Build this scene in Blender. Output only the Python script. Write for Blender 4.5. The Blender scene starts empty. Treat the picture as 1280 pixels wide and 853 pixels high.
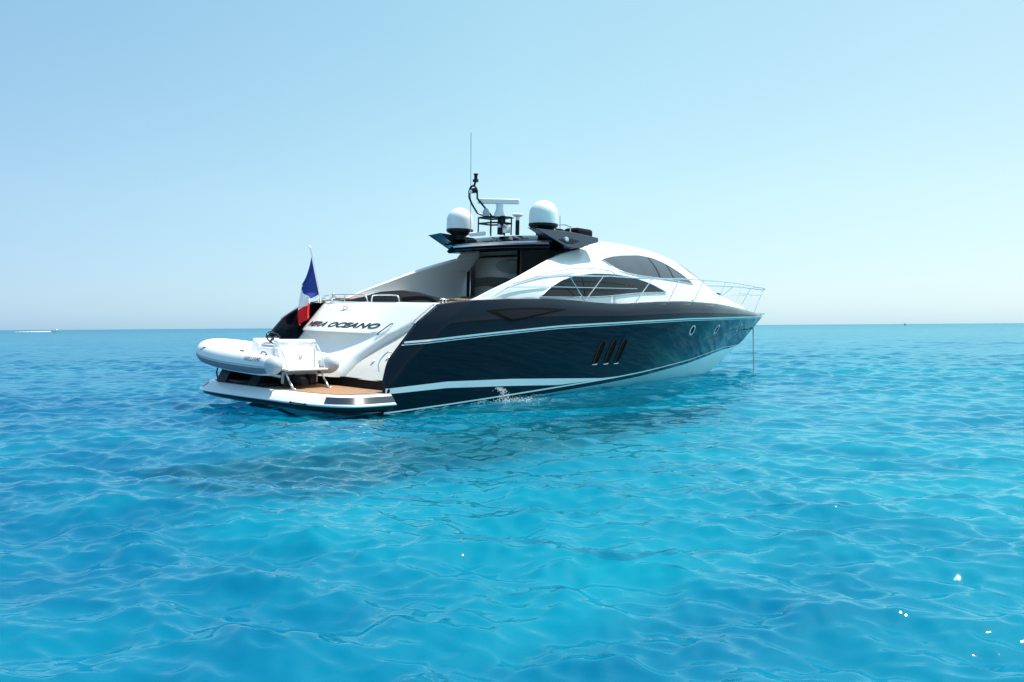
import bpy, math, random
import numpy as np
from mathutils import Vector, Matrix
random.seed(7)
SC = bpy.context.scene
COL = SC.collection
WATER_Z = -0.08

# ------------------------------------------------------------------ camera
F_PX = 1100.0
cam_d = bpy.data.cameras.new('camera'); cam = bpy.data.objects.new('camera', cam_d); COL.objects.link(cam)
cam_d.sensor_width = 36.0; cam_d.lens = 36.0 * F_PX / 1280.0
cam_d.clip_start = 0.1; cam_d.clip_end = 60000
_p = math.atan(18 / F_PX); _r = -math.atan(9 / 1280.0)
_fw = Vector((0, math.cos(_p), -math.sin(_p))); _up = Vector((0, math.sin(_p), math.cos(_p))); _ri = Vector((1, 0, 0))
_R = _ri * math.cos(_r) + _up * math.sin(_r); _U = _up * math.cos(_r) - _ri * math.sin(_r)
cam.matrix_world = Matrix(((_R.x, _U.x, -_fw.x, 0), (_R.y, _U.y, -_fw.y, 0), (_R.z, _U.z, -_fw.z, 1.757), (0, 0, 0, 1)))
SC.camera = cam

# ------------------------------------------------------------------ light
SUN_EL, SUN_AZ = math.radians(67), math.radians(68)     # azimuth clockwise from straight ahead
world = bpy.data.worlds.new('World'); SC.world = world; world.use_nodes = True
nt = world.node_tree; nt.nodes.clear()
wo = nt.nodes.new('ShaderNodeOutputWorld'); bg = nt.nodes.new('ShaderNodeBackground')
sky = nt.nodes.new('ShaderNodeTexSky'); sky.sky_type = 'NISHITA'; sky.sun_disc = False
sky.sun_elevation = SUN_EL; sky.sun_rotation = SUN_AZ
sky.altitude = 0; sky.air_density = 0.6; sky.dust_density = 0.8; sky.ozone_density = 1.0
# per-channel response of a hazy summer sky: flattens the gradient towards the horizon
sp_ = nt.nodes.new('ShaderNodeSeparateColor'); cb_ = nt.nodes.new('ShaderNodeCombineColor'); nt.links.new(sky.outputs[0], sp_.inputs[0])
for ch, (g_, a_) in enumerate(((.60, 1.37), (.40, 2.22), (.30, 2.74))):
    pw = nt.nodes.new('ShaderNodeMath'); pw.operation = 'POWER'; pw.inputs[1].default_value = g_
    ml_ = nt.nodes.new('ShaderNodeMath'); ml_.operation = 'MULTIPLY'; ml_.inputs[1].default_value = a_
    nt.links.new(sp_.outputs[ch], pw.inputs[0]); nt.links.new(pw.outputs[0], ml_.inputs[0]); nt.links.new(ml_.outputs[0], cb_.inputs[ch])
# haze in the air: paler towards the sun's side, denser in the last degrees above the sea
tcw = nt.nodes.new('ShaderNodeTexCoord'); dt = nt.nodes.new('ShaderNodeVectorMath'); dt.operation = 'DOT_PRODUCT'
dt.inputs[1].default_value = (math.sin(SUN_AZ), math.cos(SUN_AZ), 0); nt.links.new(tcw.outputs['Generated'], dt.inputs[0])
mr = nt.nodes.new('ShaderNodeMapRange'); mr.inputs['From Min'].default_value = -1; mr.inputs['From Max'].default_value = 1; nt.links.new(dt.outputs['Value'], mr.inputs[0])
def wramp(stops):
    r = nt.nodes.new('ShaderNodeValToRGB'); e = r.color_ramp.elements
    while len(e) < len(stops): e.new(.5)
    for k, (p_, c_) in enumerate(stops): e[k].position = p_; e[k].color = tuple(x / 1.4 for x in c_) + (1,)
    return r
ra = wramp([(.0, (.88, .88, .95)), (.43, (.95, .935, .985)), (.685, (1.19, 1.16, 1.07)), (.895, (1.30, 1.18, 1.07))]); nt.links.new(mr.outputs[0], ra.inputs[0])
sx = nt.nodes.new('ShaderNodeSeparateXYZ'); nt.links.new(tcw.outputs['Generated'], sx.inputs[0])
rb = wramp([(0, (.76, .87, .98)), (.04, (.87, .91, .96)), (.14, (1, 1, 1))]); nt.links.new(sx.outputs['Z'], rb.inputs[0])
def wmul(a, b):
    m_ = nt.nodes.new('ShaderNodeVectorMath'); m_.operation = 'MULTIPLY'; nt.links.new(a, m_.inputs[0]); nt.links.new(b, m_.inputs[1]); return m_.outputs[0]
sc_ = nt.nodes.new('ShaderNodeVectorMath'); sc_.operation = 'SCALE'; sc_.inputs['Scale'].default_value = 1.96
nt.links.new(wmul(wmul(cb_.outputs[0], ra.outputs[0]), rb.outputs[0]), sc_.inputs[0]); nt.links.new(sc_.outputs[0], bg.inputs[0])
bg.inputs[1].default_value = 0.125
nt.links.new(bg.outputs[0], wo.inputs[0])
sd = bpy.data.lights.new('sun', 'SUN'); sd.energy = 4.2; sd.angle = math.radians(0.5); sd.color = (1.0, 0.965, 0.91)
sun = bpy.data.objects.new('sun', sd); COL.objects.link(sun)
sdir = Vector((math.sin(SUN_AZ) * math.cos(SUN_EL), math.cos(SUN_AZ) * math.cos(SUN_EL), math.sin(SUN_EL)))
sun.rotation_euler = sdir.to_track_quat('Z', 'Y').to_euler(); sun.location = (0, 0, 50)
vs = SC.view_settings
vs.view_transform = 'Standard'; vs.look = 'None'; vs.gamma = 1; vs.use_curve_mapping = False; vs.exposure = 0.75

# ------------------------------------------------------------------ materials
def mat(name, color, rough=0.4, metal=0.0, coat=0.0, var=0.06, scale=6.0, bump=0.0, bscale=40.0, spec=0.5, trans=0.0, ior=1.45, coord='Object'):
    m = bpy.data.materials.new(name); m.use_nodes = True
    t = m.node_tree; b = t.nodes['Principled BSDF']
    b.inputs['Roughness'].default_value = rough; b.inputs['Metallic'].default_value = metal
    b.inputs['Coat Weight'].default_value = coat; b.inputs['Coat Roughness'].default_value = 0.04
    b.inputs['Specular IOR Level'].default_value = spec; b.inputs['IOR'].default_value = ior
    b.inputs['Transmission Weight'].default_value = trans
    tc = t.nodes.new('ShaderNodeTexCoord'); n = t.nodes.new('ShaderNodeTexNoise')
    n.inputs['Scale'].default_value = scale; n.inputs['Detail'].default_value = 5
    t.links.new(tc.outputs[coord], n.inputs['Vector'])
    mx = t.nodes.new('ShaderNodeMix'); mx.data_type = 'RGBA'
    mx.inputs[6].default_value = tuple(c * (1 - var) for c in color) + (1,)
    mx.inputs[7].default_value = tuple(min(1, c * (1 + var)) for c in color) + (1,)
    t.links.new(n.outputs[0], mx.inputs[0]); t.links.new(mx.outputs[2], b.inputs['Base Color'])
    if bump > 0:
        n2 = t.nodes.new('ShaderNodeTexNoise'); n2.inputs['Scale'].default_value = bscale; n2.inputs['Detail'].default_value = 3
        bp = t.nodes.new('ShaderNodeBump'); bp.inputs['Strength'].default_value = bump; bp.inputs['Distance'].default_value = 0.01
        t.links.new(tc.outputs[coord], n2.inputs['Vector']); t.links.new(n2.outputs[0], bp.inputs['Height']); t.links.new(bp.outputs[0], b.inputs['Normal'])
    return m
M = {}
M['navy'] = mat('navy_gelcoat', (0.002, 0.006, 0.012), 0.03, coat=0.0, var=0.12, scale=1.2, spec=0.25)
M['navy'].node_tree.nodes['Principled BSDF'].inputs['Specular Tint'].default_value = (.70, .80, 1, 1)
M['navy_dull'] = mat('navy_paint', (0.018, 0.030, 0.046), 0.25, coat=0.3)
M['white'] = mat('white_gelcoat', (0.80, 0.80, 0.78), 0.18, coat=0.4, var=0.03, scale=1.5)
M['white_sat'] = mat('white_satin', (0.78, 0.79, 0.78), 0.38, var=0.03)
M['bottom'] = mat('white_bottom_bounce_tint', (0.62, 0.86, 0.85), 0.35, var=0.06, scale=2)  # white gelcoat with turquoise bounce light off the water tinted into the colour
M['tube'] = mat('white_hypalon', (0.74, 0.75, 0.76), 0.5, var=0.04, bump=0.05, bscale=60)
M['grey_rubber'] = mat('grey_rubber', (0.16, 0.19, 0.23), 0.6)
M['light_grey'] = mat('light_grey_rubber', (0.42, 0.45, 0.48), 0.5)
M['black'] = mat('black_satin', (0.010, 0.011, 0.013), 0.35, spec=0.2)
M['black_gloss'] = mat('black_gloss', (0.008, 0.010, 0.013), 0.08, coat=0.5)
M['fabric'] = mat('black_canvas', (0.005, 0.0055, 0.006), 0.9, var=0.3, scale=30, bump=0.5, bscale=6, spec=0.2)
M['chrome'] = mat('polished_steel', (0.86, 0.86, 0.86), 0.28, metal=1.0, var=0.02)
M['chrome_dark'] = mat('dark_chrome', (0.10, 0.11, 0.12), 0.18, metal=0.8)
M['glass'] = mat('tinted_glass', (0.010, 0.011, 0.012), 0.03, var=0.3, scale=0.8, spec=0.35)
M['glass_grey'] = mat('grey_tinted_glass', (0.055, 0.068, 0.08), 0.04, var=0.35, scale=0.9, spec=0.6)
M['beige'] = mat('beige_trim', (0.25, 0.225, 0.20), 0.6)
M['brown'] = mat('brown_leather', (0.13, 0.10, 0.085), 0.5)
M['blue_cushion'] = mat('blue_cushion', (0.02, 0.05, 0.12), 0.7)
M['grey_deck'] = mat('grey_nonskid', (0.30, 0.33, 0.37), 0.5)
M['vent_reflection'] = mat('brown_reflection', (0.07, 0.04, 0.03), 0.3, metal=0.4)  # brown reflection in the black vents, put into the colour of one lip
M['window_dark'] = mat('hull_window_glass', (0.006, 0.008, 0.010), 0.05, spec=0.12)
M['vent_black'] = mat('vent_black', (0.004, 0.003, 0.003), 0.6, spec=0.05)
M['foam'] = mat('white_foam', (0.85, 0.9, 0.92), 0.6, var=0.05)
M['cushion_grey'] = mat('grey_cushion', (0.10, 0.095, 0.09), 0.8)
M['rope'] = mat('galvanised_chain', (0.09, 0.10, 0.11), 0.6, metal=0.3, bump=0.5)

def teak_mat():
    m = bpy.data.materials.new('teak_planks'); m.use_nodes = True; t = m.node_tree; b = t.nodes['Principled BSDF']
    b.inputs['Roughness'].default_value = 0.6
    tc = t.nodes.new('ShaderNodeTexCoord'); w = t.nodes.new('ShaderNodeTexWave'); w.bands_direction = 'X'
    w.inputs['Scale'].default_value = 3.2; w.inputs['Distortion'].default_value = 0
    n = t.nodes.new('ShaderNodeTexNoise'); n.inputs['Scale'].default_value = 5; n.inputs['Detail'].default_value = 6
    mp = t.nodes.new('ShaderNodeMapping'); mp.inputs['Scale'].default_value = (6, 0.6, 1)
    r = t.nodes.new('ShaderNodeValToRGB'); r.color_ramp.elements[0].position = 0.03; r.color_ramp.elements[1].position = 0.08
    r.color_ramp.elements[0].color = (0.03, 0.02, 0.015, 1); r.color_ramp.elements[1].color = (1, 1, 1, 1)
    c = t.nodes.new('ShaderNodeMix'); c.data_type = 'RGBA'; c.inputs[6].default_value = (0.30, 0.15, 0.065, 1); c.inputs[7].default_value = (0.46, 0.26, 0.13, 1)
    k = t.nodes.new('ShaderNodeMix'); k.data_type = 'RGBA'; k.blend_type = 'MULTIPLY'; k.inputs[0].default_value = 1
    t.links.new(tc.outputs['Object'], w.inputs[0]); t.links.new(tc.outputs['Object'], mp.inputs[0]); t.links.new(mp.outputs[0], n.inputs[0])
    t.links.new(n.outputs[0], c.inputs[0]); t.links.new(w.outputs[0], r.inputs[0]); t.links.new(c.outputs[2], k.inputs[6]); t.links.new(r.outputs[0], k.inputs[7])
    t.links.new(k.outputs[2], b.inputs['Base Color'])
    return m
M['teak'] = teak_mat()
def blind_mat():
    m = bpy.data.materials.new('beige_slatted_blind'); m.use_nodes = True; t = m.node_tree; b = t.nodes['Principled BSDF']
    b.inputs['Roughness'].default_value = 0.3
    tc = t.nodes.new('ShaderNodeTexCoord'); w = t.nodes.new('ShaderNodeTexWave'); w.bands_direction = 'Z'; w.inputs['Scale'].default_value = 5; w.inputs['Distortion'].default_value = 0.1
    c = t.nodes.new('ShaderNodeMix'); c.data_type = 'RGBA'; c.inputs[6].default_value = (0.62, 0.54, 0.48, 1); c.inputs[7].default_value = (0.80, 0.72, 0.65, 1)
    t.links.new(tc.outputs['Object'], w.inputs[0]); t.links.new(w.outputs[0], c.inputs[0]); t.links.new(c.outputs[2], b.inputs['Base Color'])
    return m
M['blind'] = blind_mat()

# ------------------------------------------------------------------ mesh helpers
class MB:
    def __init__(s): s.v = []; s.f = []; s.mi = []
    def add(s, vs, fs, mi=0):
        o = len(s.v); s.v += [tuple(v) for v in vs]; s.f += [tuple(i + o for i in f) for f in fs]; s.mi += [mi] * len(fs); return s
    def grid(s, rows, closed=False, mi=0):
        o = len(s.v); n = len(rows[0])
        for r in rows: s.v += [tuple(p) for p in r]
        for i in range(len(rows) - 1):
            for j in range(n if closed else n - 1):
                k = (j + 1) % n
                s.f.append((o + i * n + j, o + i * n + k, o + (i + 1) * n + k, o + (i + 1) * n + j)); s.mi.append(mi)
        return s
    def box(s, x0, x1, y0, y1, z0, z1, mi=0):
        v = [(x, y, z) for x in (x0, x1) for y in (y0, y1) for z in (z0, z1)]
        return s.add(v, [(0, 1, 3, 2), (4, 6, 7, 5), (0, 4, 5, 1), (2, 3, 7, 6), (0, 2, 6, 4), (1, 5, 7, 3)], mi)
    def prism(s, poly, d, mi=0):
        """poly: 3-D points of one face, d: extrusion vector"""
        n = len(poly); a = [Vector(p) for p in poly]; b = [p + Vector(d) for p in a]
        return s.add(a + b, [tuple(range(n))[::-1], tuple(range(n, 2 * n))] + [(i, (i + 1) % n, n + (i + 1) % n, n + i) for i in range(n)], mi)
    def tube(s, pts, r, n=8, mi=0, smooth=0, cap=True):
        P = [Vector(p) for p in pts]
        for _ in range(smooth):
            Q = [P[0]]
            for a, b in zip(P[:-1], P[1:]): Q += [a * .75 + b * .25, a * .25 + b * .75]
            P = Q + [P[-1]]
        rs = r if isinstance(r, (list, tuple)) else None
        rows = []; up = Vector((0, 0, 1)); prev = None
        for i, p in enumerate(P):
            t = (P[min(i + 1, len(P) - 1)] - P[max(i - 1, 0)]).normalized()
            if prev is None:
                a = t.cross(up) if abs(t.z) < .95 else t.cross(Vector((1, 0, 0)))
                a.normalize()
            else:
                a = prev - t * prev.dot(t); a.normalize()
            prev = a; b = t.cross(a)
            rr = rs[0] + (rs[1] - rs[0]) * i / (len(P) - 1) if rs else r
            rows.append([p + (a * math.cos(q) + b * math.sin(q)) * rr for q in [2 * math.pi * k / n for k in range(n)]])
        o = len(s.v); s.grid(rows, True, mi)
        if cap:
            s.f.append(tuple(range(o, o + n))[::-1]); s.mi.append(mi)
            e = o + (len(P) - 1) * n; s.f.append(tuple(range(e, e + n))); s.mi.append(mi)
        return s
    def lathe(s, c, prof, n=24, axis='z', mi=0):
        rows = []
        for r, h in prof:
            row = []
            for k in range(n):
                q = 2 * math.pi * k / n; a, b = r * math.cos(q), r * math.sin(q)
                row.append({'z': (c[0] + a, c[1] + b, c[2] + h), 'y': (c[0] + a, c[1] + h, c[2] + b), 'x': (c[0] + h, c[1] + a, c[2] + b)}[axis])
            rows.append(row)
        return s.grid(rows, True, mi)
    def build(s, name, m, parent=None, smooth=True, bevel=0, auto=40):
        me = bpy.data.meshes.new(name); me.from_pydata(s.v, [], s.f); me.validate(); me.update()
        for x in (m if isinstance(m, list) else [m]): me.materials.append(x)
        if isinstance(m, list) and len(me.polygons) == len(s.mi): me.polygons.foreach_set('material_index', s.mi)
        o = bpy.data.objects.new(name, me); COL.objects.link(o)
        import bmesh
        bm = bmesh.new(); bm.from_mesh(me); bmesh.ops.remove_doubles(bm, verts=bm.verts, dist=0.0005)
        bmesh.ops.recalc_face_normals(bm, faces=bm.faces)
        for e in bm.edges:
            e.smooth = not (len(e.link_faces) == 2 and e.calc_face_angle(0) > math.radians(auto))
        bm.to_mesh(me); bm.free()
        if smooth: me.polygons.foreach_set('use_smooth', [True] * len(me.polygons))
        if bevel:
            b = o.modifiers.new('b', 'BEVEL'); b.width = bevel; b.segments = 2; b.limit_method = 'ANGLE'
        if parent: o.parent = parent
        return o
def solid(o, th, off=-1):
    m = o.modifiers.new('s', 'SOLIDIFY'); m.thickness = th; m.offset = off; return o
def tag(o, label=None, cat=None, group=None, kind=None):
    if label: o['label'] = label
    if cat: o['category'] = cat
    if group: o['group'] = group
    if kind: o['kind'] = kind
    return o
def empty(name, loc=(0, 0, 0)):
    o = bpy.data.objects.new(name, None); COL.objects.link(o); o.empty_display_size = .3; o.location = loc; return o
def I(x, xs, ys): return float(np.interp(x, xs, ys))

BOAT = Matrix.Translation((-4.7276, 20.6321, 0.0053)) @ Matrix.Rotation(0.8479, 4, 'Z') @ Matrix.Rotation(0.013, 4, 'Y') @ Matrix.Rotation(0.0313, 4, 'X')
def boat_w(p): return BOAT @ Vector(p)
def rooted(name, base):
    """an Empty standing at a point of the yacht frame; its parts are modelled in yacht coordinates and shifted"""
    o = empty(name); o.matrix_world = BOAT @ Matrix.Translation(base); return o
def shift(o, base): 
    o.data.transform(Matrix.Translation(-Vector(base))); return o

# ------------------------------------------------------------------ water
def wave_field(X, Y, sp):
    rng = np.random.RandomState(11)
    dx = np.zeros_like(X); dy = np.zeros_like(X); dz = np.zeros_like(X)
    lam = np.concatenate([np.geomspace(7.0, 1.7, 12), np.geomspace(1.6, 0.5, 36), np.geomspace(.48, .13, 60)])
    for i, L in enumerate(lam):
        base = math.radians(262 if i % 3 else 225)
        th = base + rng.normal(0, .45 if L > .6 else .8)
        k = 2 * math.pi / L; ph = rng.uniform(0, 2 * math.pi)
        A = 0.0030 * L ** 0.95 if L > 1.65 else (0.0074 * L ** 1.05 if L > .49 else 0.0074 * L ** 1.1)
        w = np.clip((L / sp - 2.2) / 2.5, 0, 1)
        c, s_ = math.cos(th), math.sin(th)
        q = k * (c * X + s_ * Y) + ph
        sn, cs = np.sin(q), np.cos(q)
        dz += w * A * sn; dx += w * A * .4 * c * cs; dy += w * A * .4 * s_ * cs
    # slow gusts: patches of livelier and calmer water
    g = .85 + .35 * np.sin(X * .21 + 1.3 * np.sin(Y * .13)) * np.sin(Y * .17 + 1 + np.sin(X * .09))
    return dx * g, dy * g, dz * g
def build_water():
    rs = [0.0, 1.2, 2.0, 2.6]; r = 3.0
    while r < 900: rs.append(r); r *= 1.0042 if r < 220 else 1.006
    while r < 45000: rs.append(r); r *= 1.05
    rs.append(45000.0)
    fan = np.radians(np.arange(-44, 44.01, .12)); rest = np.radians(np.arange(46, 315, 2.0))
    ang = np.concatenate([fan, rest])
    R, A = np.meshgrid(np.array(rs), ang, indexing='ij')
    X = R * np.sin(A); Y = R * np.cos(A) - 0.4
    da = np.concatenate([np.full(len(fan), math.radians(.12)), np.full(len(rest), math.radians(2))])
    dr = np.gradient(np.array(rs))
    sp = np.maximum(R * da[None, :], dr[:, None] * .8)
    dx, dy, dz = wave_field(X, Y, sp)
    nr, na = R.shape
    co = np.stack([X + dx, Y + dy, WATER_Z + dz], -1).reshape(-1, 3)
    i = np.arange(nr - 1)[:, None]; j = np.arange(na)[None, :]; j2 = (j + 1) % na
    q = np.stack([i * na + j, i * na + j2, (i + 1) * na + j2, (i + 1) * na + j], -1).reshape(-1, 4)
    me = bpy.data.meshes.new('water'); me.vertices.add(len(co)); me.vertices.foreach_set('co', co.ravel())
    me.loops.add(q.size); me.loops.foreach_set('vertex_index', q.ravel())
    me.polygons.add(len(q)); me.polygons.foreach_set('loop_start', np.arange(len(q)) * 4)
    me.polygons.foreach_set('loop_total', np.full(len(q), 4)); me.polygons.foreach_set('use_smooth', np.ones(len(q), bool))
    me.update(); me.validate()
    m = bpy.data.materials.new('sea_water'); m.use_nodes = True; t = m.node_tree; t.nodes.clear()
    N = t.nodes.new; Lk = t.links.new
    out = N('ShaderNodeOutputMaterial'); geo = N('ShaderNodeNewGeometry')
    # colour of the water body: slow patches of deeper and paler turquoise
    n1 = N('ShaderNodeTexNoise'); n1.inputs['Scale'].default_value = 0.09; n1.inputs['Detail'].default_value = 5; n1.inputs['Distortion'].default_value = .6
    Lk(geo.outputs['Position'], n1.inputs[0])
    ramp = N('ShaderNodeValToRGB'); e = ramp.color_ramp.elements
    e[0].position = .30; e[0].color = (0.000, 0.085, 0.185, 1); e[1].position = .66; e[1].color = (0.000, 0.215, 0.275, 1)
    # sand shelf: the bottom comes up, and the sea turns greener, to the right and near the viewer
    sxy = N('ShaderNodeSeparateXYZ'); Lk(geo.outputs['Position'], sxy.inputs[0])
    shelf = N('ShaderNodeMath'); shelf.operation = 'MULTIPLY_ADD'; shelf.inputs[1].default_value = -1.1; Lk(sxy.outputs['Y'], shelf.inputs[0]); Lk(sxy.outputs['X'], shelf.inputs[2])
    smr = N('ShaderNodeMapRange'); smr.inputs['From Min'].default_value = -38; smr.inputs['From Max'].default_value = 4; smr.inputs['To Min'].default_value = -.12; smr.inputs['To Max'].default_value = .12; Lk(shelf.outputs[0], smr.inputs[0])
    adx = N('ShaderNodeMath'); adx.operation = 'ADD'; Lk(n1.outputs[0], adx.inputs[0]); Lk(smr.outputs[0], adx.inputs[1]); Lk(adx.outputs[0], ramp.inputs[0])
    body = N('ShaderNodeBsdfDiffuse')
    Lk(ramp.outputs[0], body.inputs['Color'])
    # ripples finer than the mesh, stretched across the wind
    mp = N('ShaderNodeMapping'); mp.inputs['Rotation'].default_value = (0, 0, .12); mp.inputs['Scale'].default_value = (1, 1.9, 1); Lk(geo.outputs['Position'], mp.inputs[0])
    n2 = N('ShaderNodeTexNoise'); n2.inputs['Scale'].default_value = 4.6; n2.inputs['Detail'].default_value = 3; n2.inputs['Roughness'].default_value = .58; n2.inputs['Distortion'].default_value = .8
    n3 = N('ShaderNodeTexNoise'); n3.inputs['Scale'].default_value = .55; n3.inputs['Detail'].default_value = 3; n3.inputs['Roughness'].default_value = .5
    Lk(mp.outputs[0], n2.inputs[0]); Lk(mp.outputs[0], n3.inputs[0])
    bp = N('ShaderNodeBump'); bp.inputs["Distance"].default_value = 0.009; bp.inputs['Strength'].default_value = 0.6; Lk(n2.outputs[0], bp.inputs['Height'])
    bp2 = N('ShaderNodeBump'); bp2.inputs['Distance'].default_value = 0.045; bp2.inputs['Strength'].default_value = 0.5; 
    n4 = N('ShaderNodeTexNoise'); n4.inputs['Scale'].default_value = .20; n4.inputs['Detail'].default_value = 3; Lk(mp.outputs[0], n4.inputs[0])
    sw4 = N('ShaderNodeMath'); sw4.operation = 'MULTIPLY_ADD'; sw4.inputs[1].default_value = 4.0; Lk(n4.outputs[0], sw4.inputs[0]); Lk(n3.outputs[0], sw4.inputs[2]); Lk(sw4.outputs[0], bp2.inputs['Height']); Lk(bp.outputs[0], bp2.inputs['Normal'])
    Lk(bp2.outputs[0], body.inputs['Normal'])
    gl = N('ShaderNodeBsdfGlossy'); gl.inputs['Roughness'].default_value = .035; gl.inputs['Color'].default_value = (.62, .94, 1, 1); Lk(bp2.outputs[0], gl.inputs['Normal'])
    fr = N('ShaderNodeFresnel'); fr.inputs['IOR'].default_value = 1.42; Lk(bp2.outputs[0], fr.inputs['Normal'])
    # wave faces hide one another at grazing sight, so the sea never mirrors fully
    mn = N('ShaderNodeMath'); mn.operation = 'MINIMUM'; mn.inputs[1].default_value = .52; Lk(fr.outputs[0], mn.inputs[0])
    tr = N('ShaderNodeBsdfTransparent'); tr.inputs['Color'].default_value = (.75, .95, 1, 1)
    clr = N('ShaderNodeMixShader'); clr.inputs[0].default_value = .62; Lk(body.outputs[0], clr.inputs[1]); Lk(tr.outputs[0], clr.inputs[2])
    mx = N('ShaderNodeMixShader'); Lk(mn.outputs[0], mx.inputs[0]); Lk(clr.outputs[0], mx.inputs[1]); Lk(gl.outputs[0], mx.inputs[2]); Lk(mx.outputs[0], out.inputs[0])
    me.materials.append(m)
    o = bpy.data.objects.new('water', me); COL.objects.link(o); o['kind'] = 'structure'
    # the pale sandy bottom that the clear water lifts up to view
    sb = bpy.data.materials.new('sandy_seabed'); sb.use_nodes = True; t = sb.node_tree; N = t.nodes.new; Lk = t.links.new
    b = t.nodes['Principled BSDF']; b.inputs['Roughness'].default_value = 1; b.inputs['Specular IOR Level'].default_value = 0
    geo = N('ShaderNodeNewGeometry'); n1 = N('ShaderNodeTexNoise'); n1.inputs['Scale'].default_value = .12; n1.inputs['Detail'].default_value = 6; n1.inputs['Distortion'].default_value = .8; Lk(geo.outputs['Position'], n1.inputs[0])
    rp = N('ShaderNodeValToRGB'); e = rp.color_ramp.elements; e[0].position = .36; e[0].color = (0, .130, .280, 1); e[1].position = .66; e[1].color = (0, .34, .43, 1)
    sxy = N('ShaderNodeSeparateXYZ'); Lk(geo.outputs['Position'], sxy.inputs[0])
    smr = N('ShaderNodeMapRange'); smr.inputs['From Min'].default_value = -14; smr.inputs['From Max'].default_value = 8; smr.inputs['To Min'].default_value = -.10; smr.inputs['To Max'].default_value = .10; Lk(sxy.outputs['X'], smr.inputs[0])
    adx = N('ShaderNodeMath'); adx.operation = 'ADD'; Lk(n1.outputs[0], adx.inputs[0]); Lk(smr.outputs[0], adx.inputs[1]); Lk(adx.outputs[0], rp.inputs[0])
    # light scatters far sideways in the water column before it comes back up, so shadows on it are soft
    ss = N('ShaderNodeSubsurfaceScattering'); ss.falloff = 'BURLEY'; ss.inputs['Scale'].default_value = 1.7; ss.inputs['Radius'].default_value = (.6, 1.5, 1.7)
    Lk(rp.outputs[0], ss.inputs['Color']); Lk(ss.outputs[0], t.nodes['Material Output'].inputs[0])
    mb = MB(); D = 45000.0; zb_ = WATER_Z - 1.6
    mb.add([(-D, -D, zb_), (D, -D, zb_), (D, D, zb_), (-D, D, zb_)], [(0, 1, 2, 3)]); mb.build('seabed', sb)['kind'] = 'structure'
build_water()

# wooded rocky coast outside the frame, off the starboard beam: it is what the topsides mirror
def build_hills():
    mb = MB(); rng = np.random.RandomState(3); ph = rng.uniform(0, 6.3, 12)
    rows = []
    for j in range(14):
        row = []
        for i in range(161):
            a = math.radians(62 + i * .9); d = 520 + j * 26
            h = sum(math.sin(a * f + ph[q]) / f ** .6 for q, f in enumerate((5, 11, 23, 41, 83)))
            hh = max(2, 19 + 5 * h) * min(1, i / 12) * min(1, (160 - i) / 12) * math.sin(math.pi * min(1, (j + .02) / 11) * .5) ** .7
            hh += 1.2 * math.sin(i * 2.3 + j * 4.1) * (j > 0) * min(1, i / 12)
            row.append((d * math.sin(a), d * math.cos(a), WATER_Z - 1.5 + hh))
        rows.append(row)
    mb.grid(rows)
    m = bpy.data.materials.new('scrub_and_rock'); m.use_nodes = True; t = m.node_tree; b = t.nodes['Principled BSDF']; b.inputs['Roughness'].default_value = .9
    tc = t.nodes.new('ShaderNodeTexCoord'); n = t.nodes.new('ShaderNodeTexNoise'); n.inputs['Scale'].default_value = .06; n.inputs['Detail'].default_value = 8
    r = t.nodes.new('ShaderNodeValToRGB'); e = r.color_ramp.elements; e[0].position = .42; e[0].color = (.035, .045, .025, 1); e[1].position = .62; e[1].color = (.22, .17, .12, 1)
    t.links.new(tc.outputs['Object'], n.inputs[0]); t.links.new(n.outputs[0], r.inputs[0]); t.links.new(r.outputs[0], b.inputs['Base Color'])
    o = mb.build('hills', m); o['kind'] = 'structure'
build_hills()

# ------------------------------------------------------------------ yacht shape functions (yacht frame: x forward, y port, z up)
ZKX = [0, 14, 17, 18.53, 19.79, 20.78, 21.68, 22.52, 23.4]; ZKZ = [-.45, -.9, -.6, .01, .55, .99, 1.38, 1.86, 2.38]
CX = [0, 2, 4.24, 6.2, 8.6, 10.5, 14.5, 17.5, 19.2, 21.27, 21.68, 22.52, 23.4]
CZ = [-.02, .07, .19, .30, .43, .55, .80, 1.04, 1.15, 1.205, 1.38, 1.86, 2.38]
CY = [2.55, 2.55, 2.55, 2.53, 2.42, 2.28, 1.56, .86, .42, 0, 0, 0, 0]
RX = [0, 3, 9, 12, 15, 18, 20, 21.5, 22.6, 23.4]; RY = [2.78, 2.86, 2.86, 2.7, 2.3, 1.65, 1.12, .68, .3, 0]
RZX = [0, .5, 2.7, 5.7, 9.5, 12.7, 15.6, 19, 22.7, 23.4]; RZ = [1.47, 1.51, 1.70, 1.92, 2.09, 2.21, 2.27, 2.34, 2.40, 2.42]
GX = [0, 1.62, 2.53, 3.93, 5.84, 7.64, 8.82, 10.66, 12.9, 16, 19.4, 22.2, 23.4]; GZ = [1.9, 2.37, 2.49, 2.57, 2.63, 2.58, 2.57, 2.69, 2.78, 2.78, 2.68, 2.54, 2.47]
EZ = [0, .64, 1.15, 1.51, 1.96, 2.37, 2.6]; EX = [0, 0, .2, .51, .94, 1.62, 2.0]
def zk(X): return I(X, ZKX, ZKZ)
def smoothI(x, xs, ys, h=.5): return (I(x - h, xs, ys) + 2 * I(x, xs, ys) + I(x + h, xs, ys)) / 4
def zline(X): return I(X, CX, CZ) if X > 19 else smoothI(X, CX, CZ)
def zc(X): return max(zline(X) - I(X, [0, 12, 17, 20, 21.27], [.13, .14, .13, .08, 0]), zk(X))
def yc(X): return smoothI(X, CX, CY, .4) if X < 20 else I(X, CX, CY)
def yr(X): return smoothI(X, RX, RY, .6) if X < 22.5 else I(X, RX, RY)
def zr(X): return smoothI(X, RZX, RZ)
def zg(X): return smoothI(X, GX, GZ) if X > 2.2 else I(X, GX, GZ)
def xe(z): return I(z, EZ, EX)
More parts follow.
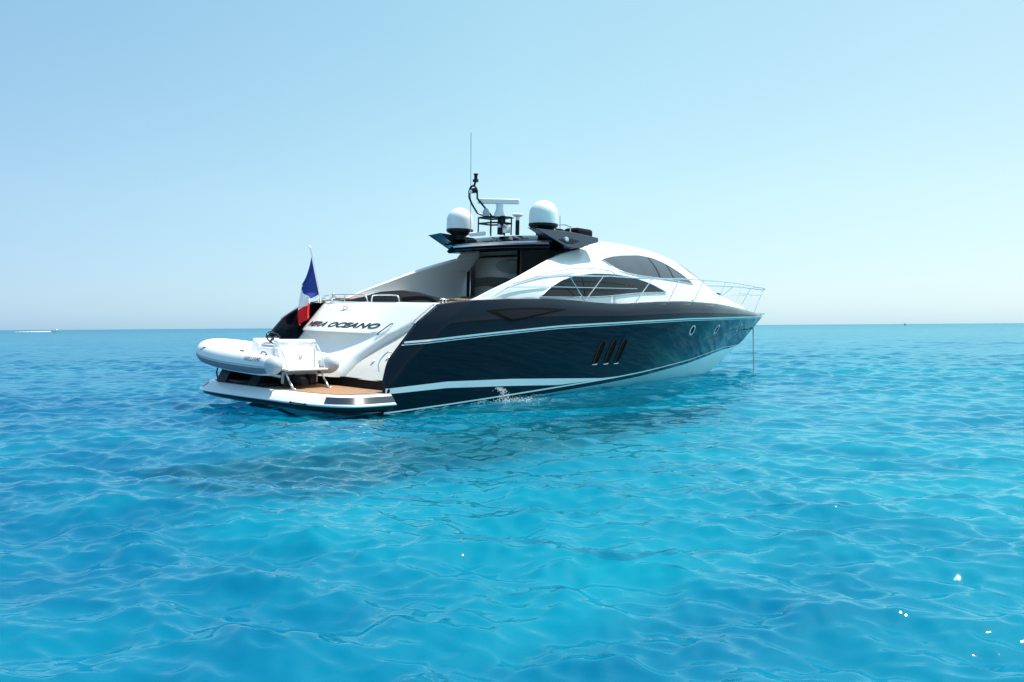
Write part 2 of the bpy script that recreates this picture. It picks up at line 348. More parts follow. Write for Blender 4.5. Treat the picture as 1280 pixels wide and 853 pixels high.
def hy(X, z):
    c, r = zc(X), zr(X); p = I(X, [0, 10, 16, 23], [.55, .65, .95, 1.15])
    if z <= r:
        t = min(max((z - c) / max(r - c, 1e-4), 0), 1); y = yc(X) + (yr(X) - yc(X)) * t ** p
    else:
        t = min((z - r) / max(zg(X) - r, 1e-4), 1); y = yr(X) - .24 * max(0, (t - .42) / .58) ** 1.7 * min(1, (23.4 - X) / 4) * I(X, [0, 2, 5], [.3, .45, 1])
    d = I(z, [.35, 1, 1.5, 2.3], [.02, .30, .50, .78]); a = X - xe(z)
    if a < d: y -= .17 * (1 - a / d) * min(1, d / .3)
    return max(y, 0)
def strip(zlo, zhi, x0, x1, off, n=120, m=3, side=-1, rake=True):
    rows = []
    for j in range(m + 1):
        row = []
        for i in range(n + 1):
            X = x0 + (x1 - x0) * i / n; z = zlo(X) + (zhi(X) - zlo(X)) * j / m
            if rake: X = max(X, xe(z) + .004)
            row.append((X, side * (hy(X, z) + off), z))
        rows.append(row)
    return rows
def slab(rows, th):
    """closed thin slab from a grid laid on the hull: the outer face plus side walls going in by th"""
    mb = MB(); mb.grid(rows); inn = [[(p[0], p[1] - math.copysign(th, p[1]), p[2]) for p in r] for r in rows]
    for a, b in ((rows[0], inn[0]), (rows[-1], inn[-1])): mb.grid([a, b])
    mb.grid([[r[0] for r in rows], [r[0] for r in inn]]); mb.grid([[r[-1] for r in rows], [r[-1] for r in inn]])
    return mb

yacht = empty('motor_yacht'); yacht.matrix_world = BOAT
tag(yacht, 'large motor yacht with dark navy topsides and white superstructure moored on turquoise sea', 'yacht')
def P(name, mb, m, parent=yacht, **k): return mb.build(name, m, parent, **k)

# hull: topsides both sides, bottom, bulwark roll, stern closing
us = [0.0] + list(np.linspace(.003, .09, 22)) + list(np.linspace(.1, 1, 110))
hull = MB()
for side in (-1, 1):
    rows = []
    for j in range(29):
        row = []
        for u in us:
            X = 23.4 * u
            for _ in range(5):
                if j <= 16: z = zc(X) + (zr(X) - zc(X)) * j / 16
                else: z = zr(X) + (zg(X) - zr(X)) * (j - 16) / 12
                X = xe(z) + (23.4 - xe(z)) * u
            row.append((X, side * hy(X, z), z))
        rows.append(row)
    top = rows[-1]
    rows.append([(x, side * max(0, abs(y) - .05), z + .015) for x, y, z in top])
    rows.append([(x, side * max(0, abs(y) - .12), z + .012) for x, y, z in top])
    rows.append([(x, side * max(0, abs(y) - .16), z - .05) for x, y, z in top])
    hull.grid(rows)
    # inner face of the stern wing and closing of its raked edge
    inner = []; zz = list(np.linspace(.10, 2.37, 24))
    for q in (0, .5, 1):
        inner.append([(xe(z) + q * 2.2 if q else xe(z), side * (hy(xe(z), z) - .10 - .02 * q), z) for z in zz])
    hull.grid(inner)
    hull.grid([[(xe(z), side * hy(xe(z) + .001, z), z) for z in zz], [(xe(z), side * (hy(xe(z), z) - .10), z) for z in zz]])
hull_o = P('hull', hull, M['navy'], auto=28)
bot = MB()
for side in (-1, 1):
    rows = []
    for j in range(9):
        t = j / 8; rows.append([(X, side * yc(X) * t ** .85, zk(X) + (zc(X) - zk(X)) * t) for X in np.linspace(0, 21.27, 90)])
    bot.grid(rows)
bot.add([(0, -2.55, 0), (0, 2.55, 0), (0, 0, -.45)], [(0, 1, 2)])
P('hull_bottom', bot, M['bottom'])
tr = MB().add([(0.004, -2.62, -.3), (0.004, 2.62, -.3), (0.004, 2.6, .42), (0.004, -2.6, .42)], [(0, 1, 2, 3)]); P('transom_board', tr, M['black'])
for side in (-1, 1):
    for a, b, off, w in ((0.515, 23.35, .035, .021), (0.45, 23.2, .02, .009)):
        k = 0 if w > .015 else -.055
        s_ = slab(strip(lambda X: zr(X) - w + k, lambda X: zr(X) + w + k, a, b, off, 150, 2, side), .05)
        P('rub_rail', s_, M['chrome'] if w > .015 else M['white'])
    # white boot stripe wedge, its lower edge, thin pinstripe and chine line
    bt = lambda X: I(X, [0, 1.8, 4, 5.9, 8.1, 9.0], [.52, .61, .59, .53, .455, .475])
    bl = lambda X: I(X, [0, 1.8, 4, 6.0, 8.1, 9.0], [.40, .46, .415, .35, .415, .465])
    P('boot_stripe', slab(strip(bl, bt, 0.004, 9.0, .006, 80, 3, side), .01), M['white'])
    zz0 = zline
    P('waterline_stripe', slab(strip(lambda X: zz0(X) - .015, lambda X: zz0(X) + I(X, [0, 5, 10, 18, 21], [.018, .022, .022, .022, .012]), 0.004, 21.2, .007, 150, 2, side), .01), M['white'])
    # portholes
    for (X, z) in ((13.37, 1.84), (15.96, 1.87), (19.4, 1.93)):
        n = 20; rows = []; r0 = .145 if X < 18 else .125
        def ring(r, off): return [(X + r * 1.15 * math.cos(q), side * (hy(X + r * 1.15 * math.cos(q), z + r * math.sin(q)) + off), z + r * math.sin(q)) for q in [2 * math.pi * i / n for i in range(n)]]
        mb = MB(); mb.grid([ring(r0 * 1.18, 0), ring(r0 * 1.15, .02), ring(r0 * .95, .024), ring(r0 * .9, .002)], True)
        ph = P('porthole', mb, M['white_sat'])
        mb = MB(); mb.grid([ring(r0 * .93, .008), ring(r0 * .4, .004)], True); mb.add(ring(r0 * .4, .004), [tuple(range(n))]); P('glass', mb, M['vent_black'], ph)
    # three slanted engine vents, each a recess behind a raised lip
    for k, Xv in enumerate((7.66, 8.22, 8.76)):
        zt, zb = 1.50 + k * .02, .86; dx = .26
        def vv(t, w, off):
            z = zb + (zt - zb) * t; X = Xv - dx / 2 + dx * t + w * (1 if w < 0 else 1)
            return (X, side * (hy(X, z) + off), z)
        wid = lambda t: .125 * (.35 + .65 * math.sin(min(1, t * 1.6 + .25) * math.pi / 2)) * (1 if t < .9 else 1 - (t - .9) * 5)
        ts = [i / 14 for i in range(15)]
        mb = MB(); mb.grid([[vv(t, -wid(t), .004) for t in ts], [vv(t, 0, .006) for t in ts], [vv(t, wid(t), .004) for t in ts]])
        vt = P('hull_vent', slab([[vv(t, -wid(t), .005) for t in ts], [vv(t, wid(t), .005) for t in ts]], .01), M['vent_black'])
        lip = MB().tube([vv(t, -wid(t) - .005, .012) for t in ts], .016, 6); P('vent_lip', lip, M['vent_reflection'], vt)
        lip = MB().tube([vv(t, wid(t) + .005, .010) for t in ts] , .012, 6); P('vent_lip', lip, M['navy'], vt)
        foot = MB().tube([vv(0, -wid(0) - .05, .015), vv(0, .02, .02), vv(.03, wid(0) + .03, .015)], .014, 6); P('vent_drip', foot, M['chrome'], vt)
    # hull window: a pointed trapezoid with black border
    def win(shr, off, mname, nm, par):
        cx, cz = 4.0, 2.19; A, B, C_ = (2.93, 2.27), (6.05, 2.37), (3.77, 2.0)
        sc = lambda p: (cx + (p[0] - cx) * shr, cz + (p[1] - cz) * shr)
        A, B, C_ = sc(A), sc(B), sc(C_); rows = []
        lo = lambda X: A[1] + (C_[1] - A[1]) * (X - A[0]) / (C_[0] - A[0]) if X < C_[0] else C_[1] + (B[1] - C_[1]) * (X - C_[0]) / (B[0] - C_[0])
        hi = lambda X: A[1] + (B[1] - A[1]) * (X - A[0]) / (B[0] - A[0]) + .055 * shr * math.sin(math.pi * (X - A[0]) / (B[0] - A[0]))
        return P(nm, slab(strip(lo, hi, A[0], B[0], off, 40, 4, side), .012), M[mname], par)
    w0 = win(1.0, .010, 'vent_black', 'hull_window', yacht); win(.72, .016, 'window_dark', 'window_glass', w0)
    # stainless handrail on the raked wing edge
    mb = MB(); e = lambda z, o, yy=0.05: (xe(z) - o, side * (hy(xe(z), z) - yy), z)
    mb.tube([e(z, .035) for z in np.linspace(1.93, 2.36, 9)], .018, 8); mb.tube([e(z, .10, .10) for z in np.linspace(1.95, 2.36, 9)] + [e(2.38, -.05, .10)], .018, 8)
    mb.tube([e(1.94, .03), e(1.95, .10, .10)], .02, 6); mb.tube([e(2.2, .03), e(2.2, .10, .10)], .02, 6)
    P('wing_handrail', mb, M['chrome'])

# decks
dk = MB()
for side in (-1, 1):
    rows = []
    for j in range(10):
        t = j / 9; row = []
        for X in np.linspace(1.75, 23.1, 100):
            yo = max(0, hy(X, zg(X)) - .12); yi = 2.12 if X < 8.2 else max(0, (2.12 - (X - 8.2) * 3))
            y = yo + (min(yi, yo) - yo) * t
            crown = I(X, [0, 11, 14, 17, 20, 22.5, 23.1], [0, .02, .10, .17, .20, .10, 0])
            row.append((X, side * y, zg(X) - .01 + crown * (1 - (1 - t) ** 2.2)))
        rows.append(row)
    dk.grid(rows)
P('deck', dk, M['white'])
ck = MB().box(2.6, 7.4, -2.12, 2.12, 1.55, 1.62); P('cockpit_floor', ck, M['teak'])
for side in (-1, 1):
    mb = MB().grid([[(x, side * 2.12, 1.6) for x in (2.6, 4, 7.3)], [(x, side * 2.12, 2.44) for x in (2.6, 4, 7.3)]]); solid(P('cockpit_coaming', mb, M['white']), .03)
    mb = MB().box(2.3, 5.6, side * 2.30 - .1, side * 2.30 + .1, 2.50, 2.535); mb.box(1.95, 2.28, side * 2.3 - .1, side * 2.3 + .1, 2.42, 2.45); P('teak_cap', mb, M['teak'], bevel=.006)

# superstructure
WX = [2.9, 9, 12, 13.5, 15, 16.5, 18, 19.5, 20.7, 21.6]; WY = [2.5, 2.45, 2.27, 2.08, 1.83, 1.5, 1.12, .72, .38, .12]
TX = [2.9, 8, 10, 11.5, 12.5, 13, 13.75, 14.5, 15.25, 16, 16.75, 17.4, 18.25, 19, 20, 21.6]
TY = [4.60, 4.60, 4.65, 4.67, 4.64, 4.62, 4.54, 4.42, 4.23, 4.00, 3.74, 3.54, 3.33, 3.20, 3.05, 2.80]
ZB = 2.45; NS = 2.2
def ztop(X): return smoothI(X, TX, TY, .35)
def sw(X): return smoothI(X, WX, WY)
def sec(X, z):
    t = min(max((z - ZB) / (ztop(X) - ZB), 0), 1); return sw(X) * (1 - t ** NS) ** (1 / NS)
SWX = [2.7, 2.95, 3.48, 4.28, 5.02, 5.86, 6.85, 7.92, 8.9]; SWZ = [2.45, 2.58, 2.79, 3.07, 3.35, 3.64, 3.93, 4.15, 4.33]
def swoosh(X): return smoothI(X, SWX, SWZ, .3)
def arch_row(X, n=34, full=True, s=-1):
    row = []
    if full:
        for i in range(2 * n + 1):
            a = math.pi * i / (2 * n); c = math.cos(a); q = abs(c) ** (2 / NS) * (1 if c >= 0 else -1)
            row.append((X, -sw(X) * q, ZB + (ztop(X) - ZB) * math.sin(a) ** (2 / NS)))
        return row
    amax = math.asin(min(1, ((swoosh(X) - ZB) / (ztop(X) - ZB)) ** (NS / 2)))
    for i in range(n + 1):
        a = amax * i / n; row.append((X, s * sw(X) * math.cos(a) ** (2 / NS), ZB + (ztop(X) - ZB) * math.sin(a) ** (2 / NS)))
    return row
X0 = 8.7
ss = MB(); ss.grid([arch_row(X) for X in np.concatenate([np.linspace(X0, 17, 50), np.linspace(17.2, 21.5, 26)])])
ss_o = P('superstructure', ss, M['white'], auto=60); solid(ss_o, .07)
for s in (-1, 1):
    mb = MB(); mb.grid([arch_row(X, 24, False, s) for X in np.linspace(2.75, X0, 44)])
    o = P('side_coaming', mb, M['white'], auto=60); solid(o, .10, -1 if s < 0 else -1)

def on_sec(poly_lo, poly_hi, x0, x1, off, n, m, s):
    rows = []
    for j in range(m + 1):
        row = []
        for i in range(n + 1):
            X = x0 + (x1 - x0) * i / n; lo, hi = poly_lo(X), poly_hi(X); z = lo + (hi - lo) * j / m
            # offset along an approximate outward normal
            y0 = sec(X, z); e = .01; dy = (sec(X, z + e) - y0) / e; L = math.hypot(1, dy)
            row.append((X, s * (y0 + off / L), z - off * dy / L))
        rows.append(row)
    return rows
def edge_loop(rows): return rows[0] + [r[-1] for r in rows[1:]] + rows[-1][::-1][1:] + [r[0] for r in rows[::-1][1:]]
def side_window(name, los, his, x0, x1, s, m='glass', n=60):
    lo = lambda X: I(X, *los); hi = lambda X: max(I(X, *his), I(X, *los) + .004)
    lo2 = lambda X: (lo(X - .12) + lo(X + .12) + lo(X)) / 3 if x0 + .12 < X < x1 - .12 else lo(X)
    hi2 = lambda X: max((hi(X - .12) + hi(X + .12) + hi(X)) / 3 if x0 + .12 < X < x1 - .12 else hi(X), lo2(X) + .004)
    rows = on_sec(lo2, hi2, x0, x1, .010, n, 8, s)
    w = P(name, slab(rows, .02), M[m])
    fr = MB().tube(edge_loop(on_sec(lo2, hi2, x0, x1, .014, n, 8, s)), .020, 6); P('frame', fr, M['chrome'], w)
    return w, lo2, hi2
def brk(pts): return [p[0] for p in pts], [p[1] for p in pts]
LOW_LO = brk([(5.34, 2.66), (6.36, 2.69), (7.5, 2.73), (8.44, 2.79), (9.3, 2.87), (10.26, 2.95), (11.91, 3.03)])
LOW_HI = brk([(5.34, 2.68), (5.7, 2.90), (6.28, 3.14), (6.87, 3.28), (7.87, 3.41), (8.89, 3.45), (9.99, 3.41), (10.98, 3.27), (11.91, 3.04)])
UP_LO = brk([(8.76, 3.87), (9.08, 3.68), (9.62, 3.54), (10.52, 3.48), (11.52, 3.47), (13.0, 3.44), (14.38, 3.40)])
UP_HI = brk([(8.76, 3.88), (9.39, 4.0), (10.06, 4.08), (11.18, 4.17), (12.06, 4.14), (12.8, 3.98), (13.64, 3.71), (14.38, 3.42)])
for s in (-1, 1):
    w, lo, hi = side_window('saloon_window', LOW_LO, LOW_HI, 5.34, 11.91, s)
    for xa, xb in ((7.3, 7.35),):
        mb = MB(); rr = on_sec(lo, hi, xa, xb, .018, 2, 8, s); P('mullion', slab(rr, .012), M['black'], w)
    w, lo, hi = side_window('side_window', UP_LO, UP_HI, 8.76, 14.38, s, 'glass_grey')
    for xa in (11.75, 12.75):
        mb = MB(); rr = on_sec(lo, hi, xa, xa + .06, .018, 2, 8, s); P('mullion', slab(rr, .012), M['black'], w)
    # thin styling line that follows the coaming
    tl = [(3.56, 2.62), (3.95, 2.80), (4.58, 3.02), (5.42, 3.16), (6.33, 3.30), (7.4, 3.42)]
    # intake slot forward of the coaming
    rr = on_sec(lambda X: I(X, [4.3, 5.2, 7.0], [2.93, 3.10, 3.36]), lambda X: I(X, [4.3, 5.2, 7.0], [2.99, 3.19, 3.40]), 4.3, 7.0, .008, 30, 2, s)
    P('air_intake', slab(rr, .012), M['light_grey'])
# windscreen across the front
ws = []
for X in np.linspace(14.9, 16.9, 14):
    row = []
    for i in range(25):
        a = math.pi * (.27 + .46 * i / 24); c = math.cos(a); q = abs(c) ** (2 / NS) * (1 if c >= 0 else -1)
        row.append((X, -(sw(X) + .01) * q, ZB + (ztop(X) + .012 - ZB) * math.sin(a) ** (2 / NS)))
    ws.append(row)
P('windscreen', MB().grid(ws), M['glass'])
# foredeck hatch and sunpad
P('foredeck_hatch', MB().box(18.6, 19.2, -.3, .3, ztop(18.9) - .02, ztop(18.9) + .05), M['glass'], bevel=.02)

# saloon bulkhead: door frame, blinds, opening, interior
bh = MB()
bh.box(7.28, 7.36, 1.98, 2.10, 1.6, 4.16); bh.box(7.28, 7.36, 2.10, 2.12, 1.6, 4.16)
P('door_frame', bh, M['black'])
P('door_trim', MB().box(7.26, 7.30, 1.94, 1.975, 1.6, 4.12), M['chrome'])
pb = MB().prism([(7.30, 2.12, 1.6), (7.30, 2.44, 1.6), (7.30, 2.44, 2.9), (7.30, 2.30, 3.4), (7.30, 2.12, 3.8)], (.08, 0, 0)); P('bulkhead', pb, M['white'])
pb2 = MB()
pts_o = [(6.6, 3.72), (7.05, 4.12), (7.35, 4.2)]
P('saloon_wall', MB().box(7.5, 7.56, .12, 1.95, 1.6, 4.14), M['blind'])
def flat(name, poly, x, th, m):
    return P(name, MB().prism([(x, y, z) for y, z in poly], (th, 0, 0)), m)
flat('sofa_back', [(1.93, 3.30), (1.3, 3.33), (.8, 3.30), (.35, 3.20), (.14, 3.12), (.14, 2.80), (.4, 2.90), (.9, 3.02), (1.5, 3.06), (1.93, 3.05)], 7.44, .055, M['brown'])
el = [(.62 + .55 * math.cos(q) - .1, 3.62 + .20 * math.sin(q) + .04 * math.cos(q)) for q in np.linspace(0, 2 * math.pi, 30)[:-1]]
flat('pale_oval', [(max(.14, y), z) for y, z in el], 7.45, .045, mat('pale_panel', (.36, .35, .34), .4))  # pale oval panel shaped after a reflection on the door glass
P('sliding_door_glass', MB().box(7.38, 7.395, .10, 1.96, 1.65, 4.10), mat('clear_glass', (.9, .95, .95), 0.02, trans=1.0, ior=1.1, var=.01))
P('door_head_rail', MB().box(7.40, 7.44, .1, 1.97, 3.92, 3.97).box(7.36, 7.44, .08, .13, 1.6, 4.12), M['black'])
P('saloon_interior', MB().box(10.4, 10.5, -1.4, 1.4, 1.6, 3.9).box(7.4, 10.5, -2.0, 2.0, 1.55, 1.6), M['brown'])
P('saloon_seat', MB().box(8.2, 9.0, -1.6, -.2, 1.6, 2.7).box(8.8, 9.0, -1.7, -.1, 2.7, 3.35), M['blue_cushion'], bevel=.05)
P('cockpit_table', MB().box(4.6, 5.8, -.6, .7, 2.28, 2.34).lathe((5.2, 0, 1.62), [(.12, 0), (.06, .1), (.06, .66)], 12), M['brown'], bevel=.01)
seat = MB().box(6.0, 7.0, -.2, 1.9, 1.6, 2.15).box(6.75, 7.1, -.2, 1.9, 2.1, 2.72); P('cockpit_sofa', seat, M['cushion_grey'], bevel=.06)
seat = MB().box(5.4, 6.6, -1.9, -1.0, 1.6, 2.2).box(6.0, 6.3, -1.6, -1.0, 2.2, 2.78); P('helm_bar', seat, M['cushion_grey'], bevel=.06)
P('wall_speaker', MB().box(6.62, 6.70, 2.27, 2.31, 3.18, 3.26), M['black'])

# hardtop: roof slab, stern beam, side wings
def hcurve(y): return -.035 * (y / 2.1) ** 2
rf = MB(); ys = np.linspace(-2.1, 2.1, 22)
rf.grid([[(x, y * I(x, [6.5, 7.8, 8.72], [1, .86, .55]), z + hcurve(y) * 2 * I(x, [6.5, 8.72], [1, .2])) for y in ys] for x, z in ((6.25, 4.30), (6.45, 4.44), (7.6, 4.52), (8.72, 4.56), (8.72, 4.44), (7.6, 4.38), (6.5, 4.24), (6.25, 4.30))])
P('hardtop_roof', rf, M['black_gloss'])
P('hardtop_lining', MB().grid([[(x, y * I(x, [7.4, 8.6], [.95, .6]), z + hcurve(y) * 2) for y in ys] for x, z in ((6.3, 4.20), (7.4, 4.20), (8.6, 4.28))]), M['black'])
bm_ = MB(); ys = np.linspace(-2.15, 1.75, 24)
prof = [(6.05, 4.12), (5.98, 4.06), (6.05, 4.00), (6.55, 4.02), (6.6, 4.18), (6.15, 4.20), (6.05, 4.12)]
bm_.grid([[(x + .06 * (y / 2) ** 2, y, z + hcurve(y)) for y in ys] for x, z in prof]); P('hardtop_beam', bm_, M['navy'], auto=25)
st = MB().grid([[(x + .06 * (y / 2) ** 2, y, z + hcurve(y)) for y in np.linspace(-2.12, 1.5, 24)] for x, z in ((6.02, 4.15), (6.00, 4.20), (6.05, 4.25), (6.16, 4.26), (6.16, 4.15), (6.02, 4.15))]); P('hardtop_trim', st, M['chrome'], auto=25)
for s in (-1, 1):
    w = MB()
    out = [(5.55, 4.49), (6.72, 4.08), (7.15, 4.08), (8.30, 4.34), (8.34, 4.47), (7.11, 4.53)]
    inn = [(5.75, 4.44), (6.72, 4.14), (7.15, 4.14), (8.25, 4.36), (8.30, 4.44), (7.11, 4.47)]
    yo = lambda p: s * (2.24 - .16 * (p[1] - 4.08) / .45)
    w.grid([[(p[0], yo(p), p[1]) for p in out], [(p[0] + .05, yo(p) - s * .05, p[1] + .01) for p in out], [(p[0] + .12, yo(p) - s * .42, p[1] + (.06 if p[0] < 6 else -.02)) for p in out]], True)
    w.add([(p[0], yo(p), p[1]) for p in out], [(0, 1, 2, 3, 4, 5)]); w.add([(p[0] + .12, yo(p) - s * .42, p[1] + (.06 if p[0] < 6 else -.02)) for p in out], [(0, 1, 2, 3, 4, 5)])
    wing = P('hardtop_wing', w, M['navy_dull'], bevel=.012, auto=20)
    hole = [(6.42, 4.27), (6.76, 4.19), (7.05, 4.20), (7.40, 4.30), (6.80, 4.35)]
    P('wing_recess', MB().prism([(x, s * (abs(yo((x, z))) + .004), z) for x, z in hole], (0, s * .008, 0)), M['black'], wing)
    P('wing_light', MB().lathe((6.74, s * 2.20, 4.29), [(.001, -.05), (.06, -.03), (.075, .01), (.06, .04), (.001, .06)], 14, 'y'), M['chrome'], wing)
    # pillar that carries the hardtop on each side
    pl = MB().prism([(6.2, s * 2.05, 3.62), (6.60, s * 1.98, 4.12), (7.35, s * 1.98, 4.18), (7.35, s * 2.05, 3.9), (7.30, s * 2.30, 3.3), (6.6, s * 2.2, 3.5)], (0, -s * .08, 0))
    P('hardtop_pillar', MB().prism([(6.5, s * 2.15, 3.50), (6.62, s * 1.85, 3.95), (6.8, s * 1.70, 4.16), (7.34, s * 1.60, 4.20), (7.34, s * 2.10, 3.50)], (0, -s * .05, 0)), M['white'] if s > 0 else M['black'], bevel=.01)
    # dark roof side rail that runs forward under the wing
    P('roof_side_rail', MB().prism([(7.0, s * 1.98, 4.10), (7.9, s * 1.85, 4.16), (8.15, s * 1.75, 4.22), (8.2, s * 1.6, 4.36), (8.1, s * 1.5, 4.40), (7.0, s * 1.9, 4.40)], (0, -s * .2, 0)), M['black'])

# things on the hardtop
for s in (-1, 1):
    c = (6.42, s * 1.62, 0); zb = 4.70
    dome = [(.395, 0)] + [(.395, .02), (.40, .12), (.395, .27)] + [(.395 * math.cos(a), .27 + .39 * math.sin(a)) for a in np.linspace(.12, math.pi / 2, 14)]
    d = P('satellite_dome', MB().lathe((c[0], c[1], zb), dome, 32), M['white_sat'])
    P('dome_base', MB().lathe((c[0], c[1], zb), [(.001, -.17), (.22, -.17), (.26, -.14), (.36, -.09), (.405, -.05), (.405, .015), (.38, .02)], 28), M['black'], d)
    P('dome_foot', MB().lathe((c[0], c[1], zb), [(.2, -.30), (.2, -.16)], 16), M['black'], d)
rd = P('radar_scanner', MB().lathe((6.45, 0.05, 5.0), [(.17, 0), (.17, .06), (.14, .12), (.10, .26), (.11, .33), (.11, .36), (.001, .36)], 20), M['white_sat'])
ang = math.radians(38)
arm = MB(); hx = .60; 
for_pts = [(-hx, -.07, .35), (hx, -.07, .35), (hx, .07, .35), (-hx, .07, .35)]
arm.prism([(-hx, -.06, .40), (hx, -.06, .40), (hx, .06, .40), (-hx, .06, .40)], (0, 0, .15))
ao = P('radar_array', arm, M['white_sat'], rd, bevel=.03); ao.data.transform(Matrix.Translation((6.40, .05, 4.97)) @ Matrix.Rotation(math.radians(-52), 4, 'Z'))
P('radar_motor', MB().lathe((6.2, .35, 5.02), [(.001, .22), (.06, .21), (.10, .12), (.10, 0)], 14), M['light_grey'], rd)
# mast frame
ms = MB()
def mp(x, y, z): return (x, y, z)
ms.tube([(5.90, .76, 5.74), (5.92, .76, 5.48), (6.36, .74, 5.02), (6.8, -.05, 5.02)], .028, 8, smooth=1)
ms.tube([(5.90, .44, 5.74), (5.92, .44, 5.50), (6.45, .34, 5.03)], .028, 8)
ms.tube([(5.90, .76, 5.70), (5.90, .70, 5.84), (5.90, .60, 5.88), (5.90, .50, 5.84), (5.90, .44, 5.70)], .03, 8, smooth=1)
ring = [(6.28, .72), (6.25, .2), (6.38, -.12), (6.75, -.15), (6.85, .2), (6.78, .68)]
for z in (5.0, 4.83): ms.tube([(x, y, z) for x, y in ring + [ring[0]]], .026, 6)
for x, y in ring: ms.tube([(x, y, 4.5), (x, y, 5.0)], .022, 6)
ms.box(5.87, 5.93, .47, .73, 5.66, 5.80); ms.box(6.4, 6.8, -.2, .3, 4.98, 5.005); ms.box(6.45, 6.6, .0, .12, 4.5, 5.0)
mast = P('mast', ms, M['black'])
P('mast_light', MB().lathe((5.88, .66, 5.70), [(.001, -.06), (.06, -.03), (.07, 0), (.05, .05), (.001, .07)], 14), M['white_sat'], mast)
P('mast_camera', MB().tube([(5.92, .58, 5.88), (5.94, .55, 5.98)], .03, 8).box(5.90, 5.99, .48, .62, 5.98, 6.06).lathe((5.95, .55, 6.06), [(.05, 0), (.05, .12), (.07, .13), (.07, .16), (.001, .16)], 12), M['black'], mast)
P('antenna_mushroom', MB().lathe((6.85, -.3, 4.92), [(.001, -.02), (.05, 0), (.06, .10), (.14, .13), (.16, .17), (.12, .20), (.001, .21)], 18), M['white_sat'])
P('antenna_post', MB().lathe((6.85, -.3, 4.5), [(.06, 0), (.06, .40), (.05, .43)], 12), M['black'])
P('horn', MB().tube([(6.6, -.05, 4.72), (6.35, -.02, 4.74)], [.02, .06], 10).tube([(6.6, -.15, 4.74), (6.4, -.13, 4.76)], [.02, .05], 10).box(6.5, 6.65, -.2, 0, 4.55, 4.72), M['chrome'])
P('whip_antenna', MB().tube([(6.14, .9, 4.45), (6.14, .9, 4.75), (6.10, .93, 7.47)], .011, 6), M['light_grey'])
P('whip_antenna', MB().tube([(6.72, -1.98, 4.5), (6.70, -1.98, 4.95)], .008, 5), M['black'])
P('searchlight', MB().tube([(6.05, .82, 4.50), (6.05, .25, 4.50)], .06, 12, smooth=0), M['white_sat'])
P('roof_rack', MB().tube([(7.45, -1.2, 4.5), (7.45, -1.2, 4.80), (7.9, -1.2, 4.86), (8.2, -1.2, 4.82), (8.2, -1.2, 4.5)], .02, 8), M['chrome'])
P('liferaft', MB().box(8.22, 9.0, -1.45, -.9, 4.50, 4.80), M['fabric'], bevel=.09)
P('folded_cover', MB().box(7.35, 8.05, -1.15, -.7, 4.5, 4.74), M['fabric'], bevel=.08)

# guard rails
def rails(s):
    mb = MB()
    rx = [9.0, 10.5, 12.3, 14.3, 16.7, 19.3, 21.6, 22.9]; rz = [3.36, 3.39, 3.48, 3.53, 3.58, 3.62, 3.64, 3.62]
    Y = lambda X: max(0, hy(min(X, 23.3), 2.5) - .14) if X < 22.2 else I(X, [22.2, 22.9, 23.35], [max(0, hy(22.2, 2.5) - .14) + .12, .30, .0])
    top = [(X, s * Y(X), I(X, rx, rz)) for X in np.linspace(8.0, 22.9, 40)]
    low = [(X, s * Y(X), I(X, [3.95, 5.86, 8, 9.73, 13], [2.86, 2.95, 3.02, 3.06, 3.10])) for X in np.linspace(3.95, 8.0, 12)]
    mb.tube([(3.95, s * 2.55, 2.86)] + [(X, s * Y(X), I(X, [3.95, 5.2, 6.4, 8.02], [2.86, 3.16, 3.27, 3.34])) for X in np.linspace(4.6, 8, 12)] + top[1:] + [(23.30, s * .16, 3.59), (23.42, 0, 3.57)], .020, 8)
    mb.tube([(X, s * Y(X), I(X, [3.95, 5.86, 9.73, 16.5], [2.87, 2.95, 3.06, 3.20])) for X in np.linspace(3.95, 9.7, 16)], .011, 6)
    mb.tube([(X, s * Y(X), I(X, [18.3, 22.6], [3.24, 3.30])) for X in np.linspace(18.6, 22.5, 10)], .011, 6)
    # raised hand rail hugging the coaming
    arc = [(3.4, 2.59), (4.06, 2.89), (4.8, 3.12), (5.57, 3.31), (6.3, 3.44), (7.06, 3.53), (7.9, 3.54), (8.59, 3.50), (8.62, 3.36)]
    mb.tube([(x, s * 2.52, z) for x, z in arc], .013, 6, smooth=1)
    for x, z in ((5.57, 3.31), (7.06, 3.53)): mb.tube([(x, s * 2.52, z), (x, s * 2.42, z - .16)], .009, 5)
    legs = [((7.15, 2.62), (6.4, 3.27)), ((7.15, 2.62), (8.02, 3.36)), ((9.61, 2.62), (10.52, 3.39)), ((11.52, 2.7), (12.26, 3.48)), ((13.4, 2.76), (14.28, 3.53)), ((15.6, 2.76), (16.67, 3.58)), ((17.8, 2.74), (19.29, 3.62)), ((20.2, 2.66), (21.62, 3.64)), ((21.9, 2.58), (22.9, 3.62))]
    for (a, za), (b, zb_) in legs: mb.tube([(a, s * Y(a), za), (b, s * Y(b), zb_)], .016, 6)
    return P('guard_rail', mb, M['chrome'])
rails(-1); rails(1)
P('bow_roller', MB().box(22.7, 23.5, -.1, .1, 2.50, 2.58), M['chrome'], bevel=.01)
for s in (-1, 1):
    for X in (7.6, 14.0, 1.95):
        z = zg(X) + .02; y = s * (hy(X, zg(X)) - .22)
        P('cleat', MB().tube([(X - .14, y, z + .07), (X + .14, y, z + .07)], .016, 6).tube([(X - .05, y, z - .02), (X - .05, y, z + .07)], .014, 6).tube([(X + .05, y, z - .02), (X + .05, y, z + .07)], .014, 6), M['chrome'])

